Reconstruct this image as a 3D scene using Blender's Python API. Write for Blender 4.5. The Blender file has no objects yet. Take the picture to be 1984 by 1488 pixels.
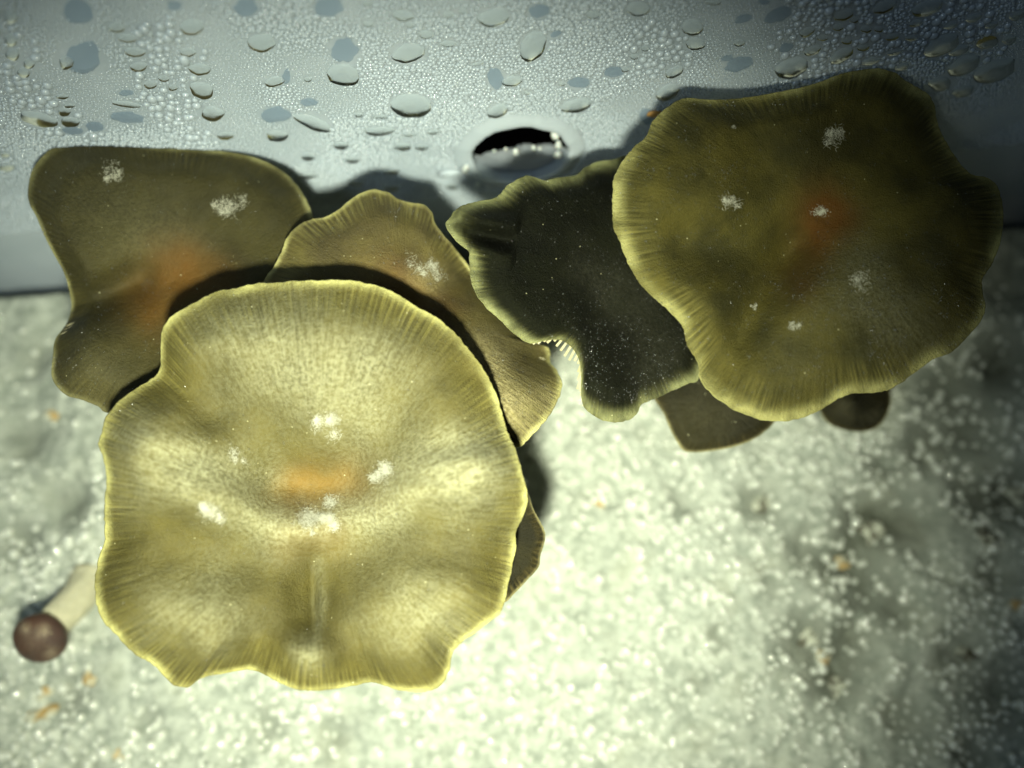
import bpy, math
import numpy as np
from mathutils import Matrix, Vector

# ------------------------------------------------------------------ camera
# all lengths below are in millimetres; meshes are written in metres (x MM)
MM = 0.001
W_PX, H_PX, F_PX = 1984.0, 1488.0, 1588.0       # photograph size and focal length in its pixels
CAM_H, TILT, ROLL = 118.0, math.radians(12.0), math.radians(3.75)
FOCUS, FSTOP = 87.5, 9.2
CAM = np.array([0.0, 0.0, CAM_H])
FWD = np.array([0.0, math.sin(TILT), -math.cos(TILT)])
U0 = np.array([0.0, math.cos(TILT), math.sin(TILT)])
X0 = np.array([1.0, 0.0, 0.0])
RIGHT = math.cos(ROLL) * X0 - math.sin(ROLL) * U0
UP = math.sin(ROLL) * X0 + math.cos(ROLL) * U0

scene = bpy.context.scene
col = scene.collection
cd = bpy.data.cameras.new('camera')
cam = bpy.data.objects.new('camera', cd)
col.objects.link(cam)
m = Matrix.Identity(4)
for i in range(3):
    m[i][0], m[i][1], m[i][2], m[i][3] = RIGHT[i], UP[i], -FWD[i], CAM[i] * MM
cam.matrix_world = m
cd.sensor_width = 36.0
cd.lens = 36.0 * F_PX / W_PX
cd.clip_start, cd.clip_end = 0.005, 20.0
cd.dof.use_dof = True
cd.dof.focus_distance = FOCUS * MM
cd.dof.aperture_fstop = FSTOP
scene.camera = cam

# ------------------------------------------------------------------ light
world = bpy.data.worlds.new('World')
scene.world = world
world.use_nodes = True
bg = world.node_tree.nodes['Background']
bg.inputs[0].default_value = (0.62, 0.70, 0.72, 1)
bg.inputs[1].default_value = 0.02

def lamp(name, kind, loc, target, energy, color, **kw):
    ld = bpy.data.lights.new(name, kind)
    ld.energy, ld.color = energy, color
    for k, v in kw.items():
        setattr(ld, k, v)
    o = bpy.data.objects.new(name, ld)
    col.objects.link(o)
    d = Vector(target) - Vector(loc)
    o.matrix_world = Matrix.Translation(Vector(loc) * MM) @ d.to_track_quat('-Z', 'Y').to_matrix().to_4x4()
    return o

# the phone's torch, a couple of centimetres beside the lens
flash_pos = CAM - 5.0 * RIGHT - 24.5 * UP - 2.0 * FWD
lamp('phone_torch', 'SPOT', flash_pos, (-16.0, 10.0, 0.0), 1.65, (0.97, 1.0, 0.78),
     spot_size=math.radians(82), spot_blend=1.0, shadow_soft_size=0.0043)
# unseen cool fill lamp, added above to tint the frosted wall bluish
lamp('cool_fill', 'AREA', (-110, -40, 210), (-35, 47, 55), 0.08, (0.62, 0.82, 1.0), shape='DISK', size=0.10)

scene.view_settings.view_transform = 'Standard'
scene.view_settings.look = 'None'
scene.view_settings.exposure = 0.0
scene.view_settings.gamma = 1.0
scene.view_settings.use_curve_mapping = False
scene.render.engine = 'CYCLES'

# ------------------------------------------------------------------ helpers
rng = np.random.default_rng(7)

def unproj(px, py, z):
    px, py, z = np.broadcast_arrays(np.asarray(px, float), np.asarray(py, float), np.asarray(z, float))
    xc, yc = (px - W_PX / 2) / F_PX * z, -(py - H_PX / 2) / F_PX * z
    return CAM + xc[..., None] * RIGHT + yc[..., None] * UP + z[..., None] * FWD

def project(P):
    d = np.asarray(P, float) - CAM
    z = d @ FWD
    return W_PX / 2 + F_PX * (d @ RIGHT) / z, H_PX / 2 - F_PX * (d @ UP) / z, z

def ray(px, py):
    d = unproj(px, py, 1.0) - CAM
    return d

def hash2(ix, iy, seed):
    n = (ix.astype(np.int64) * 374761393 + iy.astype(np.int64) * 668265263 + seed * 1274126177) & 0xFFFFFFFF
    n = ((n ^ (n >> 13)) * 1274126177) & 0xFFFFFFFF
    n = n ^ (n >> 16)
    return (n & 0xFFFFFF) / float(0xFFFFFF)

def vnoise(x, y, seed=0):
    x, y = np.asarray(x, float), np.asarray(y, float)
    ix, iy = np.floor(x), np.floor(y)
    fx, fy = x - ix, y - iy
    fx, fy = fx * fx * (3 - 2 * fx), fy * fy * (3 - 2 * fy)
    a, b = hash2(ix, iy, seed), hash2(ix + 1, iy, seed)
    c, d = hash2(ix, iy + 1, seed), hash2(ix + 1, iy + 1, seed)
    return (a + (b - a) * fx) * (1 - fy) + (c + (d - c) * fx) * fy

def fbm(x, y, seed=0, octv=4):
    s, a, t = 0.0, 0.5, 0.0
    for k in range(octv):
        s = s + a * vnoise(np.asarray(x) * 2 ** k, np.asarray(y) * 2 ** k, seed + 17 * k)
        t += a
        a *= 0.5
    return s / t

def sstep(a, b, x):
    t = np.clip((x - a) / (b - a), 0, 1)
    return t * t * (3 - 2 * t)

def mesh(name, V, F, mat, parent=None, smooth=True, attrs=None, uv=None):
    """V (n,3) in mm world space; F list of (k,3|4) int arrays"""
    V = np.asarray(V, float)
    Fs = [np.asarray(f, np.int32) for f in (F if isinstance(F, (list, tuple)) else [F]) if len(f)]
    loops = np.concatenate([f.ravel() for f in Fs])
    sizes = np.concatenate([np.full(len(f), f.shape[1], np.int32) for f in Fs])
    me = bpy.data.meshes.new(name)
    me.vertices.add(len(V))
    off = np.zeros(3)
    if parent is not None:
        off = np.array(parent['_at'])
    me.vertices.foreach_set('co', ((V - off) * MM).astype(np.float32).ravel())
    me.loops.add(len(loops))
    me.loops.foreach_set('vertex_index', loops)
    me.polygons.add(len(sizes))
    me.polygons.foreach_set('loop_start', np.concatenate([[0], np.cumsum(sizes)[:-1]]).astype(np.int32))
    me.polygons.foreach_set('loop_total', sizes)
    me.polygons.foreach_set('use_smooth', np.full(len(sizes), smooth))
    me.update(calc_edges=True)
    if attrs:
        for k, v in attrs.items():
            a = me.attributes.new(k, 'FLOAT', 'POINT')
            a.data.foreach_set('value', np.asarray(v, np.float32).ravel())
    if uv is not None:
        l = me.uv_layers.new(name='UVMap')
        l.data.foreach_set('uv', np.asarray(uv, np.float32)[loops].ravel())
    me.materials.append(mat)
    me.validate()
    o = bpy.data.objects.new(name, me)
    col.objects.link(o)
    if parent is not None:
        o.parent = parent
        o['_at'] = [float(c) for c in off]
    return o

def put(o, label=None, cat=None, group=None, kind=None):
    if label: o['label'] = label
    if cat: o['category'] = cat
    if group: o['group'] = group
    if kind: o['kind'] = kind
    return o

def empty(name, at, label, cat, group=None):
    o = bpy.data.objects.new(name, None)
    col.objects.link(o)
    o.empty_display_size = 0.005
    o.location = Vector(at) * MM
    o['_at'] = [float(c) for c in at]
    return put(o, label, cat, group)

def grid_faces(nu, nv, wrap=False, off=0):
    """vertex index = i*nv + j, i<nu, j<nv, wrap in j"""
    i = np.arange(nu - 1)[:, None]
    j = np.arange(nv if wrap else nv - 1)[None, :]
    j2 = (j + 1) % nv
    a, b, c, d = i * nv + j, i * nv + j2, (i + 1) * nv + j2, (i + 1) * nv + j
    return np.stack([a + 0 * b, b + 0 * a, c + 0 * a, d + 0 * a], -1).reshape(-1, 4) + off

# ------------------------------------------------------------------ materials
class NT:
    def __init__(self, name):
        self.m = bpy.data.materials.new(name)
        self.m.use_nodes = True
        self.t = self.m.node_tree
        self.t.nodes.clear()
        self.out = self.t.nodes.new('ShaderNodeOutputMaterial')
    def n(self, typ, ins=None, **props):
        nd = self.t.nodes.new(typ)
        for k, v in props.items():
            setattr(nd, k, v)
        for k, v in (ins or {}).items():
            self.set(nd, k, v)
        return nd
    def set(self, nd, k, v):
        s = nd.inputs[k]
        if isinstance(v, bpy.types.NodeSocket):
            self.t.links.new(v, s)
        elif isinstance(v, bpy.types.Node):
            self.t.links.new(v.outputs[0], s)
        else:
            if isinstance(v, (tuple, list)) and len(v) == 3 and s.type == 'RGBA':
                v = (*v, 1)
            s.default_value = v
    def math(self, op, a, b=None, c=None, clamp=False):
        nd = self.n('ShaderNodeMath', operation=op, use_clamp=clamp)
        for i, v in enumerate((a, b, c)):
            if v is not None: self.set(nd, i, v)
        return nd.outputs[0]
    def mix(self, f, a, b, blend='MIX'):
        nd = self.n('ShaderNodeMix', data_type='RGBA', blend_type=blend)
        self.set(nd, 0, f); self.set(nd, 6, a); self.set(nd, 7, b)
        return nd.outputs[2]
    def ramp(self, x, a, b, lo=0.0, hi=1.0):
        nd = self.n('ShaderNodeMapRange', interpolation_type='SMOOTHSTEP')
        for i, v in enumerate((x, a, b, lo, hi)): self.set(nd, i, v)
        return nd.outputs[0]
    def attr(self, name):
        return self.n('ShaderNodeAttribute', attribute_name=name).outputs['Fac']
    def noise(self, scale, detail=4, rough=0.55, vec=None, dist=0.0):
        ins = {'Scale': scale, 'Detail': detail, 'Roughness': rough, 'Distortion': dist}
        if vec is not None: ins['Vector'] = vec
        return self.n('ShaderNodeTexNoise', ins).outputs['Fac']
    def pos(self):
        # metre coordinates turned into millimetres
        g = self.n('ShaderNodeNewGeometry')
        v = self.n('ShaderNodeVectorMath', operation='SCALE')
        self.set(v, 0, g.outputs['Position']); self.set(v, 'Scale', 1000.0)
        return v.outputs[0]
    def principled(self, **ins):
        b = self.n('ShaderNodeBsdfPrincipled')
        for k, v in ins.items():
            self.set(b, k.replace('_', ' '), v)
        self.t.links.new(b.outputs[0], self.out.inputs[0])
        return b
    def bump(self, h, strength=0.5, dist=0.0002, prev=None):
        ins = {'Strength': strength, 'Distance': dist, 'Height': h}
        if prev is not None: ins['Normal'] = prev
        return self.n('ShaderNodeBump', ins).outputs[0]

def cap_material(name, base, dark, rim, orange, bloom, stri=0.6, spark=0.5, coat_rough=0.3, spec=0.35, wet=0.0, fibre=1.0, b0=0.78, e0=0.945):
    base, dark, orange = [v * 0.76 for v in base], [v * 0.66 for v in dark], [v * 0.8 for v in orange]
    N = NT(name)
    p = N.pos()
    uvn = N.n('ShaderNodeUVMap', uv_map='UVMap').outputs[0]       # x: mm along the margin, y: radial 0..1
    t = N.attr('radial')
    # radial fibres: noise stretched along the radius
    mp = N.n('ShaderNodeMapping', {'Vector': uvn, 'Scale': (2.4, 2.2, 1)}).outputs[0]
    fib = N.noise(1.0, 3, 0.6, mp)
    mp2 = N.n('ShaderNodeMapping', {'Vector': uvn, 'Scale': (3.0, 7.0, 1)}).outputs[0]
    fib2 = N.noise(1.0, 3, 0.65, mp2)
    fib2 = N.math('ADD', 0.5, N.math('MULTIPLY', N.math('SUBTRACT', fib2, 0.5), N.ramp(t, 0.25, 0.8)))
    blot = N.noise(0.16, 4, 0.55, p)
    fine = N.noise(2.6, 5, 0.7, p)
    c = N.mix(N.ramp(blot, 0.3, 0.7), dark, base)
    c = N.mix(N.math('MULTIPLY', N.ramp(fine, 0.35, 0.75), 0.35), c, dark)
    # translucent striate margin
    band = N.math('MULTIPLY', N.ramp(t, b0, b0 + 0.16), N.math('MULTIPLY', N.ramp(N.noise(0.13, 2, 0.5, p), 0.35, 0.65, 0.2, 1.0), stri))
    lines = N.ramp(fib, 0.38, 0.66)
    c = N.mix(N.math('MULTIPLY', band, lines), c, rim)
    c = N.mix(N.math('MULTIPLY', N.math('MULTIPLY', band, N.math('SUBTRACT', 1.0, lines)), 0.55), c, dark)
    # silvery bloom of fine fibrils, on the largest cap also painted fold shading
    blm = N.math('MULTIPLY', N.attr('bloom'), N.ramp(N.math('ADD', N.math('MULTIPLY', fib2, 0.4), N.math('MULTIPLY', fine, 0.6)), 0.40, 0.60, 0.25, 1.0), clamp=True)
    c = N.mix(blm, c, bloom)
    # rusty centre
    org = N.math('MULTIPLY', N.attr('rust'), N.ramp(N.noise(0.5, 4, 0.6, p), 0.2, 0.6, 0.75, 1.0), clamp=True)
    c = N.mix(org, c, orange)
    # margin naturally paler, with translucent rim glow painted into its colour
    edge = N.math('MULTIPLY', N.ramp(N.math('ADD', t, N.math('MULTIPLY', N.math('SUBTRACT', fine, 0.5), 0.02)), e0, 0.999), N.ramp(N.noise(0.22, 3, 0.6, p), 0.35, 0.65, 0.4, 1.0))
    edge = N.math('POWER', edge, 1.7)
    c = N.mix(N.math('MULTIPLY', edge, 0.85), c, [min(1.0, v * 1.25 + k) for v, k in zip(rim, (0.10, 0.115, 0.07))])
    # dust specks
    vor = N.n('ShaderNodeTexVoronoi', {'Vector': p, 'Scale': 1.1, 'Randomness': 1.0})
    sp = N.math('MULTIPLY', N.math('LESS_THAN', vor.outputs['Distance'], 0.075),
                N.math('GREATER_THAN', N.noise(0.9, 2, 0.5, p), 0.57))
    c = N.mix(N.math('MULTIPLY', sp, 0.55), c, (0.62, 0.60, 0.36))
    grain = N.noise(5.5, 3, 0.7, p)
    h = N.math('ADD', N.math('MULTIPLY', fib2, 0.55 * fibre), N.math('ADD', N.math('MULTIPLY', grain, 0.45 * spark + 0.1), N.math('MULTIPLY', fine, 0.5)))
    h = N.math('ADD', h, N.math('MULTIPLY', N.math('MULTIPLY', fib, band), 0.8))
    bmp = N.bump(h, 0.9, 0.00034)
    glint = N.n('ShaderNodeTexVoronoi', {'Vector': p, 'Scale': 3.4, 'Randomness': 1.0})
    gb = N.bump(N.math('ADD', glint.outputs['Distance'], grain), 1.0, 0.0006 * spark + 0.00003)
    N.principled(Base_Color=c, Roughness=0.62, Specular_IOR_Level=spec, Normal=bmp,
                 Subsurface_Weight=0.18, Subsurface_Radius=(1.0, 0.75, 0.25), Subsurface_Scale=0.0007,
                 Coat_Weight=N.math('MULTIPLY', wet, N.math('ADD', N.ramp(N.noise(0.3, 3, 0.6, p), 0.4, 0.7, 0.15, 0.7), N.attr('bloom')), clamp=True), Coat_Roughness=coat_rough, Coat_Normal=gb, Coat_IOR=1.4)
    return N.m

def simple(name, color, rough=0.6, var=0.25, scale=0.5, bump=0.3, dist=0.0002, **kw):
    N = NT(name)
    p = N.pos()
    a = N.noise(scale, 5, 0.6, p)
    b = N.noise(scale * 7, 4, 0.65, p)
    c = N.mix(N.ramp(a, 0.3, 0.7), [v * (1 - var) for v in color], color)
    c = N.mix(N.math('MULTIPLY', N.ramp(b, 0.45, 0.8), var), c, [min(1, v * (1 + var)) for v in color])
    N.principled(Base_Color=c, Roughness=rough, Normal=N.bump(N.math('ADD', a, b), bump, dist), **kw)
    return N.m

M = {}
M['cap_big'] = cap_material('cap_pale_olive', (0.112, 0.094, 0.017), (0.066, 0.056, 0.008), (0.23, 0.205, 0.052),
                            (0.21, 0.118, 0.014), (0.265, 0.262, 0.150), 0.7, 0.6, wet=0.2, spec=0.25, fibre=0.6)
M['cap_left'] = cap_material('cap_brown_olive', (0.050, 0.043, 0.009), (0.029, 0.026, 0.006), (0.13, 0.11, 0.03),
                             (0.115, 0.055, 0.006), (0.11, 0.10, 0.04), 0.35, 0.5, wet=0.3, fibre=0.3, spec=0.2)
M['cap_mid'] = cap_material('cap_mustard', (0.118, 0.096, 0.019), (0.062, 0.048, 0.010), (0.28, 0.25, 0.075),
                            (0.30, 0.13, 0.02), (0.30, 0.26, 0.12), 0.55, 0.7, wet=0.2)
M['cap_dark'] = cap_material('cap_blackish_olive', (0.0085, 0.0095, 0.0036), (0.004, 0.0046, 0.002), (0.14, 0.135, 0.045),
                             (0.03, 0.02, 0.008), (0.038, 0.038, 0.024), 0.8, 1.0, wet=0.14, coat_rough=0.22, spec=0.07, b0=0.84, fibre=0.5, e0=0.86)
M['cap_right'] = cap_material('cap_olive', (0.098, 0.084, 0.014), (0.040, 0.037, 0.007), (0.23, 0.205, 0.056),
                              (0.090, 0.038, 0.003), (0.11, 0.105, 0.05), 0.6, 1.0, wet=0.3, coat_rough=0.22, spec=0.16, e0=0.89, fibre=0.7)
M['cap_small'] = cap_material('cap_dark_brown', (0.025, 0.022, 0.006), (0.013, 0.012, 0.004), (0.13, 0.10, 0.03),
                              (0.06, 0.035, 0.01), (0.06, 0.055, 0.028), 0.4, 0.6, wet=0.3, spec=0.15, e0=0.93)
M['cap_young'] = cap_material('cap_chestnut', (0.080, 0.026, 0.013), (0.040, 0.015, 0.008), (0.22, 0.12, 0.05),
                              (0.14, 0.05, 0.02), (0.30, 0.24, 0.15), 0.15, 0.25, wet=0.9, coat_rough=0.18)
M['stem'] = simple('stem_cream', (0.52, 0.50, 0.34), 0.7, 0.2, 0.6, 0.5, 0.0003, Subsurface_Weight=0.3, Subsurface_Radius=(1, .8, .4), Subsurface_Scale=0.001)
M['gill'] = simple('gill_pale', (0.52, 0.47, 0.26), 0.7, 0.25, 0.8, 0.2, Subsurface_Weight=0.3, Subsurface_Radius=(1, .8, .4), Subsurface_Scale=0.0006)
M['fleck'] = simple('mycelium_white', (0.60, 0.60, 0.47), 0.8, 0.1, 2.0, 0.1)
def overgrown(name, color):
    N = NT(name)
    p = N.pos()
    a = N.noise(0.55, 5, 0.65, p)
    c = N.mix(N.ramp(a, 0.42, 0.60), color, (0.46, 0.48, 0.38))
    N.principled(Base_Color=c, Roughness=0.75, Normal=N.bump(a, 0.8, 0.0006))
    return N.m
M['grain'] = overgrown('grain_tan', (0.36, 0.25, 0.09))
M['bark'] = overgrown('crumb_dark', (0.05, 0.045, 0.025))
M['sliver'] = simple('sliver_orange', (0.50, 0.26, 0.06), 0.5, 0.2, 1.0, 0.3)
M['table'] = simple('table_brown', (0.020, 0.008, 0.003), 0.7, 0.3, 0.05, 0.2)
M['burr'] = simple('plastic_burr', (0.62, 0.66, 0.62), 0.35, 0.15, 1.0, 0.3, Subsurface_Weight=0.2, Subsurface_Scale=0.0005)

def wall_material():
    N = NT('frosted_plastic')
    p = N.pos()
    a = N.noise(0.09, 4, 0.5, p)
    b = N.noise(1.6, 4, 0.6, p)
    c = N.mix(N.ramp(a, 0.3, 0.7), (0.36, 0.42, 0.46), (0.45, 0.51, 0.55))
    bm = N.bump(b, 0.12, 0.0002)
    bs = N.principled(Base_Color=c, Roughness=0.42, Normal=bm, Specular_IOR_Level=0.4, Subsurface_Weight=0.85, Subsurface_Radius=(1.0, 0.95, 0.85), Subsurface_Scale=0.003)
    tr = N.n('ShaderNodeBsdfTranslucent', {'Color': (0.55, 0.64, 0.70), 'Normal': bm})
    mx = N.n('ShaderNodeMixShader', {0: 0.12, 1: bs, 2: tr})
    N.t.links.new(mx.outputs[0], N.out.inputs[0])
    return N.m
M['wall'] = wall_material()

def water_material(name, tint, clear, diff, rough=0.06, f0=1.22):
    """water on frosted plastic: see-through, with gloss and a little milky scatter"""
    N = NT(name)
    lw = N.n('ShaderNodeFresnel', {'IOR': f0})
    tr = N.n('ShaderNodeBsdfTransparent', {'Color': tint})
    gl = N.n('ShaderNodeBsdfRefraction', {'Color': tint, 'IOR': 1.2, 'Roughness': 0.05})
    df = N.n('ShaderNodeBsdfDiffuse', {'Color': diff})
    m1 = N.n('ShaderNodeMixShader', {0: 0.10, 1: tr, 2: gl})
    m2 = N.n('ShaderNodeMixShader', {0: clear, 1: df, 2: m1})
    gs = N.n('ShaderNodeBsdfGlossy', {'Color': (1, 1, 1), 'Roughness': rough})
    m3 = N.n('ShaderNodeMixShader', {0: lw.outputs[0], 1: m2, 2: gs})
    N.t.links.new(m3.outputs[0], N.out.inputs[0])
    return N.m
M['water'] = water_material('water_clear', (0.93, 0.97, 0.97), 0.70, (0.54, 0.60, 0.64), 0.08, 1.2)
M['water_blue'] = water_material('water_film_blue', (0.76, 0.83, 0.90), 0.80, (0.30, 0.35, 0.40), 0.06, 1.08)
M['water_amber'] = water_material('water_amber', (0.90, 0.78, 0.42), 0.6, (0.45, 0.36, 0.12))
M['speck'] = water_material('water_speck', (0.97, 0.98, 0.95), 0.95, (0.6, 0.62, 0.5), 0.20, 2.6)
M['mist'] = water_material('condensation_mist', (0.92, 0.96, 0.97), 0.35, (0.48, 0.55, 0.60), 0.12, 1.6)
M['bead'] = water_material('dew_bead', (0.95, 0.98, 0.93), 0.35, (0.84, 0.88, 0.76), 0.07, 2.6)

def ground_material():
    N = NT('mycelium_mat')
    p = N.pos()
    a = N.noise(0.10, 5, 0.6, p)
    b = N.noise(0.55, 5, 0.65, p)
    d = N.noise(3.0, 4, 0.7, p)
    dirt_shade = N.attr('dirt_shade')
    c = N.mix(N.ramp(b, 0.3, 0.7), (0.22, 0.25, 0.205), (0.43, 0.46, 0.39))
    c = N.mix(N.math('MULTIPLY', N.ramp(a, 0.5, 0.75), 0.35), c, (0.40, 0.41, 0.30))
    c = N.mix(N.math('MULTIPLY', dirt_shade, N.ramp(N.math('ADD', b, N.math('MULTIPLY', d, .3)), 0.45, 0.75, 0.5, 1.0), clamp=True), c, (0.055, 0.062, 0.040))
    N.principled(Base_Color=c, Roughness=0.75, Normal=N.bump(N.math('ADD', b, N.math('MULTIPLY', d, 0.5)), 0.8, 0.0006))
    return N.m
M['ground'] = ground_material()

# ------------------------------------------------------------------ tub wall frame
YW, DRAFT = 47.6, math.radians(5.0)
WU = np.array([0.0, math.sin(DRAFT), math.cos(DRAFT)])      # up along the wall
WN = np.array([0.0, -math.cos(DRAFT), math.sin(DRAFT)])     # into the tub
W0 = np.array([0.0, YW, 0.0])

def on_wall(px, py):
    d = ray(px, py)
    s = ((W0 - CAM) @ WN) / (d @ WN)
    P = CAM + d * s[..., None]
    return P[..., 0], (P - W0) @ WU                             # (a along x, b up the wall)

def wall_pt(a, b, n=0.0):
    a, b, n = np.broadcast_arrays(np.asarray(a, float), np.asarray(b, float), np.asarray(n, float))
    return W0 + a[..., None] * X0 + b[..., None] * WU + n[..., None] * WN

# ------------------------------------------------------------------ ground
def ground_z(x, y):
    z = 3.2 * (fbm(x * 0.055 + 3, y * 0.055 + 7, 11, 3) - 0.5) + 2.2 * (fbm(x * 0.19, y * 0.19, 23, 3) - 0.5) + 0.7 * (fbm(x * 0.7, y * 0.7, 31, 3) - 0.5)
    for (px, py, r, dep) in PITS:
        c = PITC[(px, py)]
        z = z - dep * np.exp(-((x - c[0]) ** 2 + (y - c[1]) ** 2) / (2 * r * r))
    z = z - 9.0 * sstep(YW - 4.0, YW - 0.8, y + 1.2 * (fbm(x * 0.12, y * 0, 41, 3) - 0.5))
    return z

PITS = [(1690, 1010, 3.2, 4.0), (1640, 1090, 2.6, 3.5), (1625, 1320, 2.6, 4.0), (1560, 1230, 2.4, 3.0), (1480, 970, 2.2, 2.5),
        (1905, 960, 2.6, 3.0), (1850, 740, 3.6, 3.5), (1960, 700, 3.0, 4.0), (1980, 960, 2.5, 3.5), (1870, 1270, 2.2, 2.2),
        (1400, 1230, 1.2, 1.8), (1360, 1320, 1.0, 1.6), (1890, 1460, 2.0, 2.5), (130, 980, 2.6, 2.6), (40, 850, 2.4, 2.2),
        (20, 1050, 2.2, 2.6), (130, 1350, 1.8, 2.2), (60, 690, 2.0, 1.8), (520, 1400, 2.0, 2.0), (1320, 960, 1.8, 1.6), (640, 1430, 2.0, 1.6),
        (1720, 900, 2.0, 2.0), (1760, 1190, 2.0, 2.2), (1500, 1130, 1.6, 1.6), (280, 1400, 1.2, 1.6), (1940, 1120, 1.8, 2.2), (1800, 860, 3.0, 3.0), (1780, 1020, 3.0, 2.5), (1900, 840, 3.0, 3.0), (1700, 1150, 2.6, 3.0), (1660, 1240, 2.4, 3.0), (1960, 1350, 2.6, 2.5), (1760, 1400, 2.4, 2.0), (1560, 1060, 2.2, 2.0), (1960, 560, 3.0, 2.5)]
PITC = {}
for q in PITS:
    d = ray(q[0], q[1])
    PITC[(q[0], q[1])] = CAM + d * (-CAM_H / d[2])

def axis(lo, hi, inner_lo, inner_hi, n_in, n_out):
    return np.unique(np.concatenate([np.linspace(lo, inner_lo, n_out), np.linspace(inner_lo, inner_hi, n_in), np.linspace(inner_hi, hi, n_out)]))
gx = axis(-180, 180, -92, 92, 420, 40)
gy = axis(-160, YW + 0.4, -48, YW + 0.4, 240, 40)
GX, GY = np.meshgrid(gx, gy, indexing='ij')
GZ = ground_z(GX, GY)
dirt_shade = np.zeros_like(GX)
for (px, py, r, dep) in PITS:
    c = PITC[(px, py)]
    dirt_shade += np.exp(-((GX - c[0]) ** 2 + (GY - c[1]) ** 2) / (2 * (1.05 * r) ** 2)) * dep / 4.2
dirt_shade += 1.0 * sstep(YW - 5, YW - 1.5, GY)  # shade of the gap along the wall, painted into the mat colour
g = mesh('ground', np.stack([GX, GY, GZ], -1).reshape(-1, 3), grid_faces(len(gx), len(gy)), M['ground'], attrs={'dirt_shade': np.clip(dirt_shade, 0, 1)})
put(g, 'white mycelium mat covering the growing substrate, beaded with dew', None, None, 'structure')

def ground_hit(px, py):
    d = ray(px, py)
    z = 0.0
    for _ in range(6):
        s = (z - CAM_H) / d[2]
        P = CAM + d * s
        z = float(ground_z(P[0], P[1]))
    return np.array([P[0], P[1], z])

# the dark table the tub stands on, seen through the drilled hole
tb = np.array([[-400, -300, -14], [400, -300, -14], [400, 500, -14], [-400, 500, -14]], float)
put(mesh('table', tb, np.array([[0, 1, 2, 3]]), M['table'], smooth=False), 'dark brown table top under the tub', None, None, 'structure')

# ------------------------------------------------------------------ plastic tub wall with its hole
ha, hb = on_wall(np.array(1008.0), np.array(298.0))
HR = 6.1
tub = empty('plastic_tub', (0, YW, -9), 'frosted translucent plastic tub wall with a drilled hole, fogged with condensation', 'tub')
NS = 160
th = np.linspace(0, 2 * np.pi, NS, endpoint=False)
rough = 1 + 0.012 * np.sin(9 * th + 1) + 0.015 * (vnoise(th * 14, th * 0, 5) - 0.5)
hole_r = HR * rough
A0, A1, B0, B1 = -190.0, 190.0, -12.0, 110.0
ct, st = np.cos(th), np.sin(th)
def rect_r(th):
    ca, sa = np.cos(th), np.sin(th)
    with np.errstate(divide='ignore'):
        rx = np.where(ca > 0, (A1 - ha) / np.maximum(ca, 1e-9), (A0 - ha) / np.minimum(ca, -1e-9))
        ry = np.where(sa > 0, (B1 - hb) / np.maximum(sa, 1e-9), (B0 - hb) / np.minimum(sa, -1e-9))
    return np.minimum(rx, ry)
RO = rect_r(th)
def ringpts(r, n):
    return wall_pt(ha + r * ct, hb + r * st, n)
ts = np.concatenate([np.linspace(0, 0.06, 14), np.linspace(0.08, 1, 24)])
front = [ringpts(hole_r + 0.9 + (RO - hole_r - 0.9) * t_, 0.0) for t_ in ts]
back = [ringpts(hole_r + (RO - hole_r) * t_, -1.6) for t_ in ts]
rings = [ringpts(hole_r, -1.6)] + [ringpts(hole_r, -0.9), ringpts(hole_r, -0.1)]
rings = back[::-1] + rings[1:] + [ringpts(hole_r + 0.05, -0.02)] + [front[0]] + front[1:]
V = np.concatenate(rings)
mesh('wall', V, grid_faces(len(rings), NS, True), M['wall'], tub)
# raised melted lip round the hole
prof = [(0.0, -0.2), (-0.05, 0.25), (0.12, 0.50), (0.35, 0.48), (0.75, 0.44), (1.25, 0.30), (1.75, 0.15), (2.3, 0.02), (2.35, -0.1)]
lip_w = 1 + 0.25 * np.sin(th - 0.6) + 0.25 * (fbm(th * 2, th * 0, 9, 3) - 0.5)
lip_h = 1 + 0.5 * (fbm(th * 2.6, th * 0 + 4, 19, 3) - 0.5)
rings = [ringpts(hole_r + dr * lip_w + (0.05 * (vnoise(th * 30, th * 0, 3) - 0.5) if k < 3 else 0), n * lip_h) for k, (dr, n) in enumerate(prof)]
mesh('hole_lip', np.concatenate(rings), grid_faces(len(rings), NS, True), M['wall'], tub)
# torn film of plastic that still closes the lower part of the hole
fa0, fb0 = on_wall(np.array(912.0), np.array(306.0))
fa1, fb1 = on_wall(np.array(1100.0), np.array(293.0))
na, nb = 90, 16
sa = np.linspace(-1, 1, na)
fv = np.zeros((na, nb, 3))
for i, s in enumerate(sa):
    a = s * HR * 0.995
    bot = -math.sqrt(max(HR * HR - a * a, 0.01))
    top = (fb0 + fb1) / 2 - hb + (fb1 - fb0) / 2 * s + 0.5 * (vnoise(s * 9, 0.0, 3) - 0.5) + 0.5 * (vnoise(s * 26, 0.0, 4) - 0.5) - 0.5 * s * s
    top = max(top, bot + 0.02)
    for j in range(nb):
        u = j / (nb - 1)
        bb = bot + (top - bot) * u
        fv[i, j] = wall_pt(ha + a, hb + bb, -1.15 + 0.35 * math.sin(3 * s + 4 * u) * u + 0.5 * vnoise(s * 4, u * 3, 8) * u)
fv2 = fv - 0.12 * WN
V = np.concatenate([fv.reshape(-1, 3), fv2.reshape(-1, 3)])
F1 = grid_faces(na, nb)
n0 = na * nb
ed = np.array([[i * nb + nb - 1, (i + 1) * nb + nb - 1, (i + 1) * nb + nb - 1 + n0, i * nb + nb - 1 + n0] for i in range(na - 1)])
film = mesh('torn_film', V, [F1, F1[:, ::-1] + n0, ed], M['wall'], tub)
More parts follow.
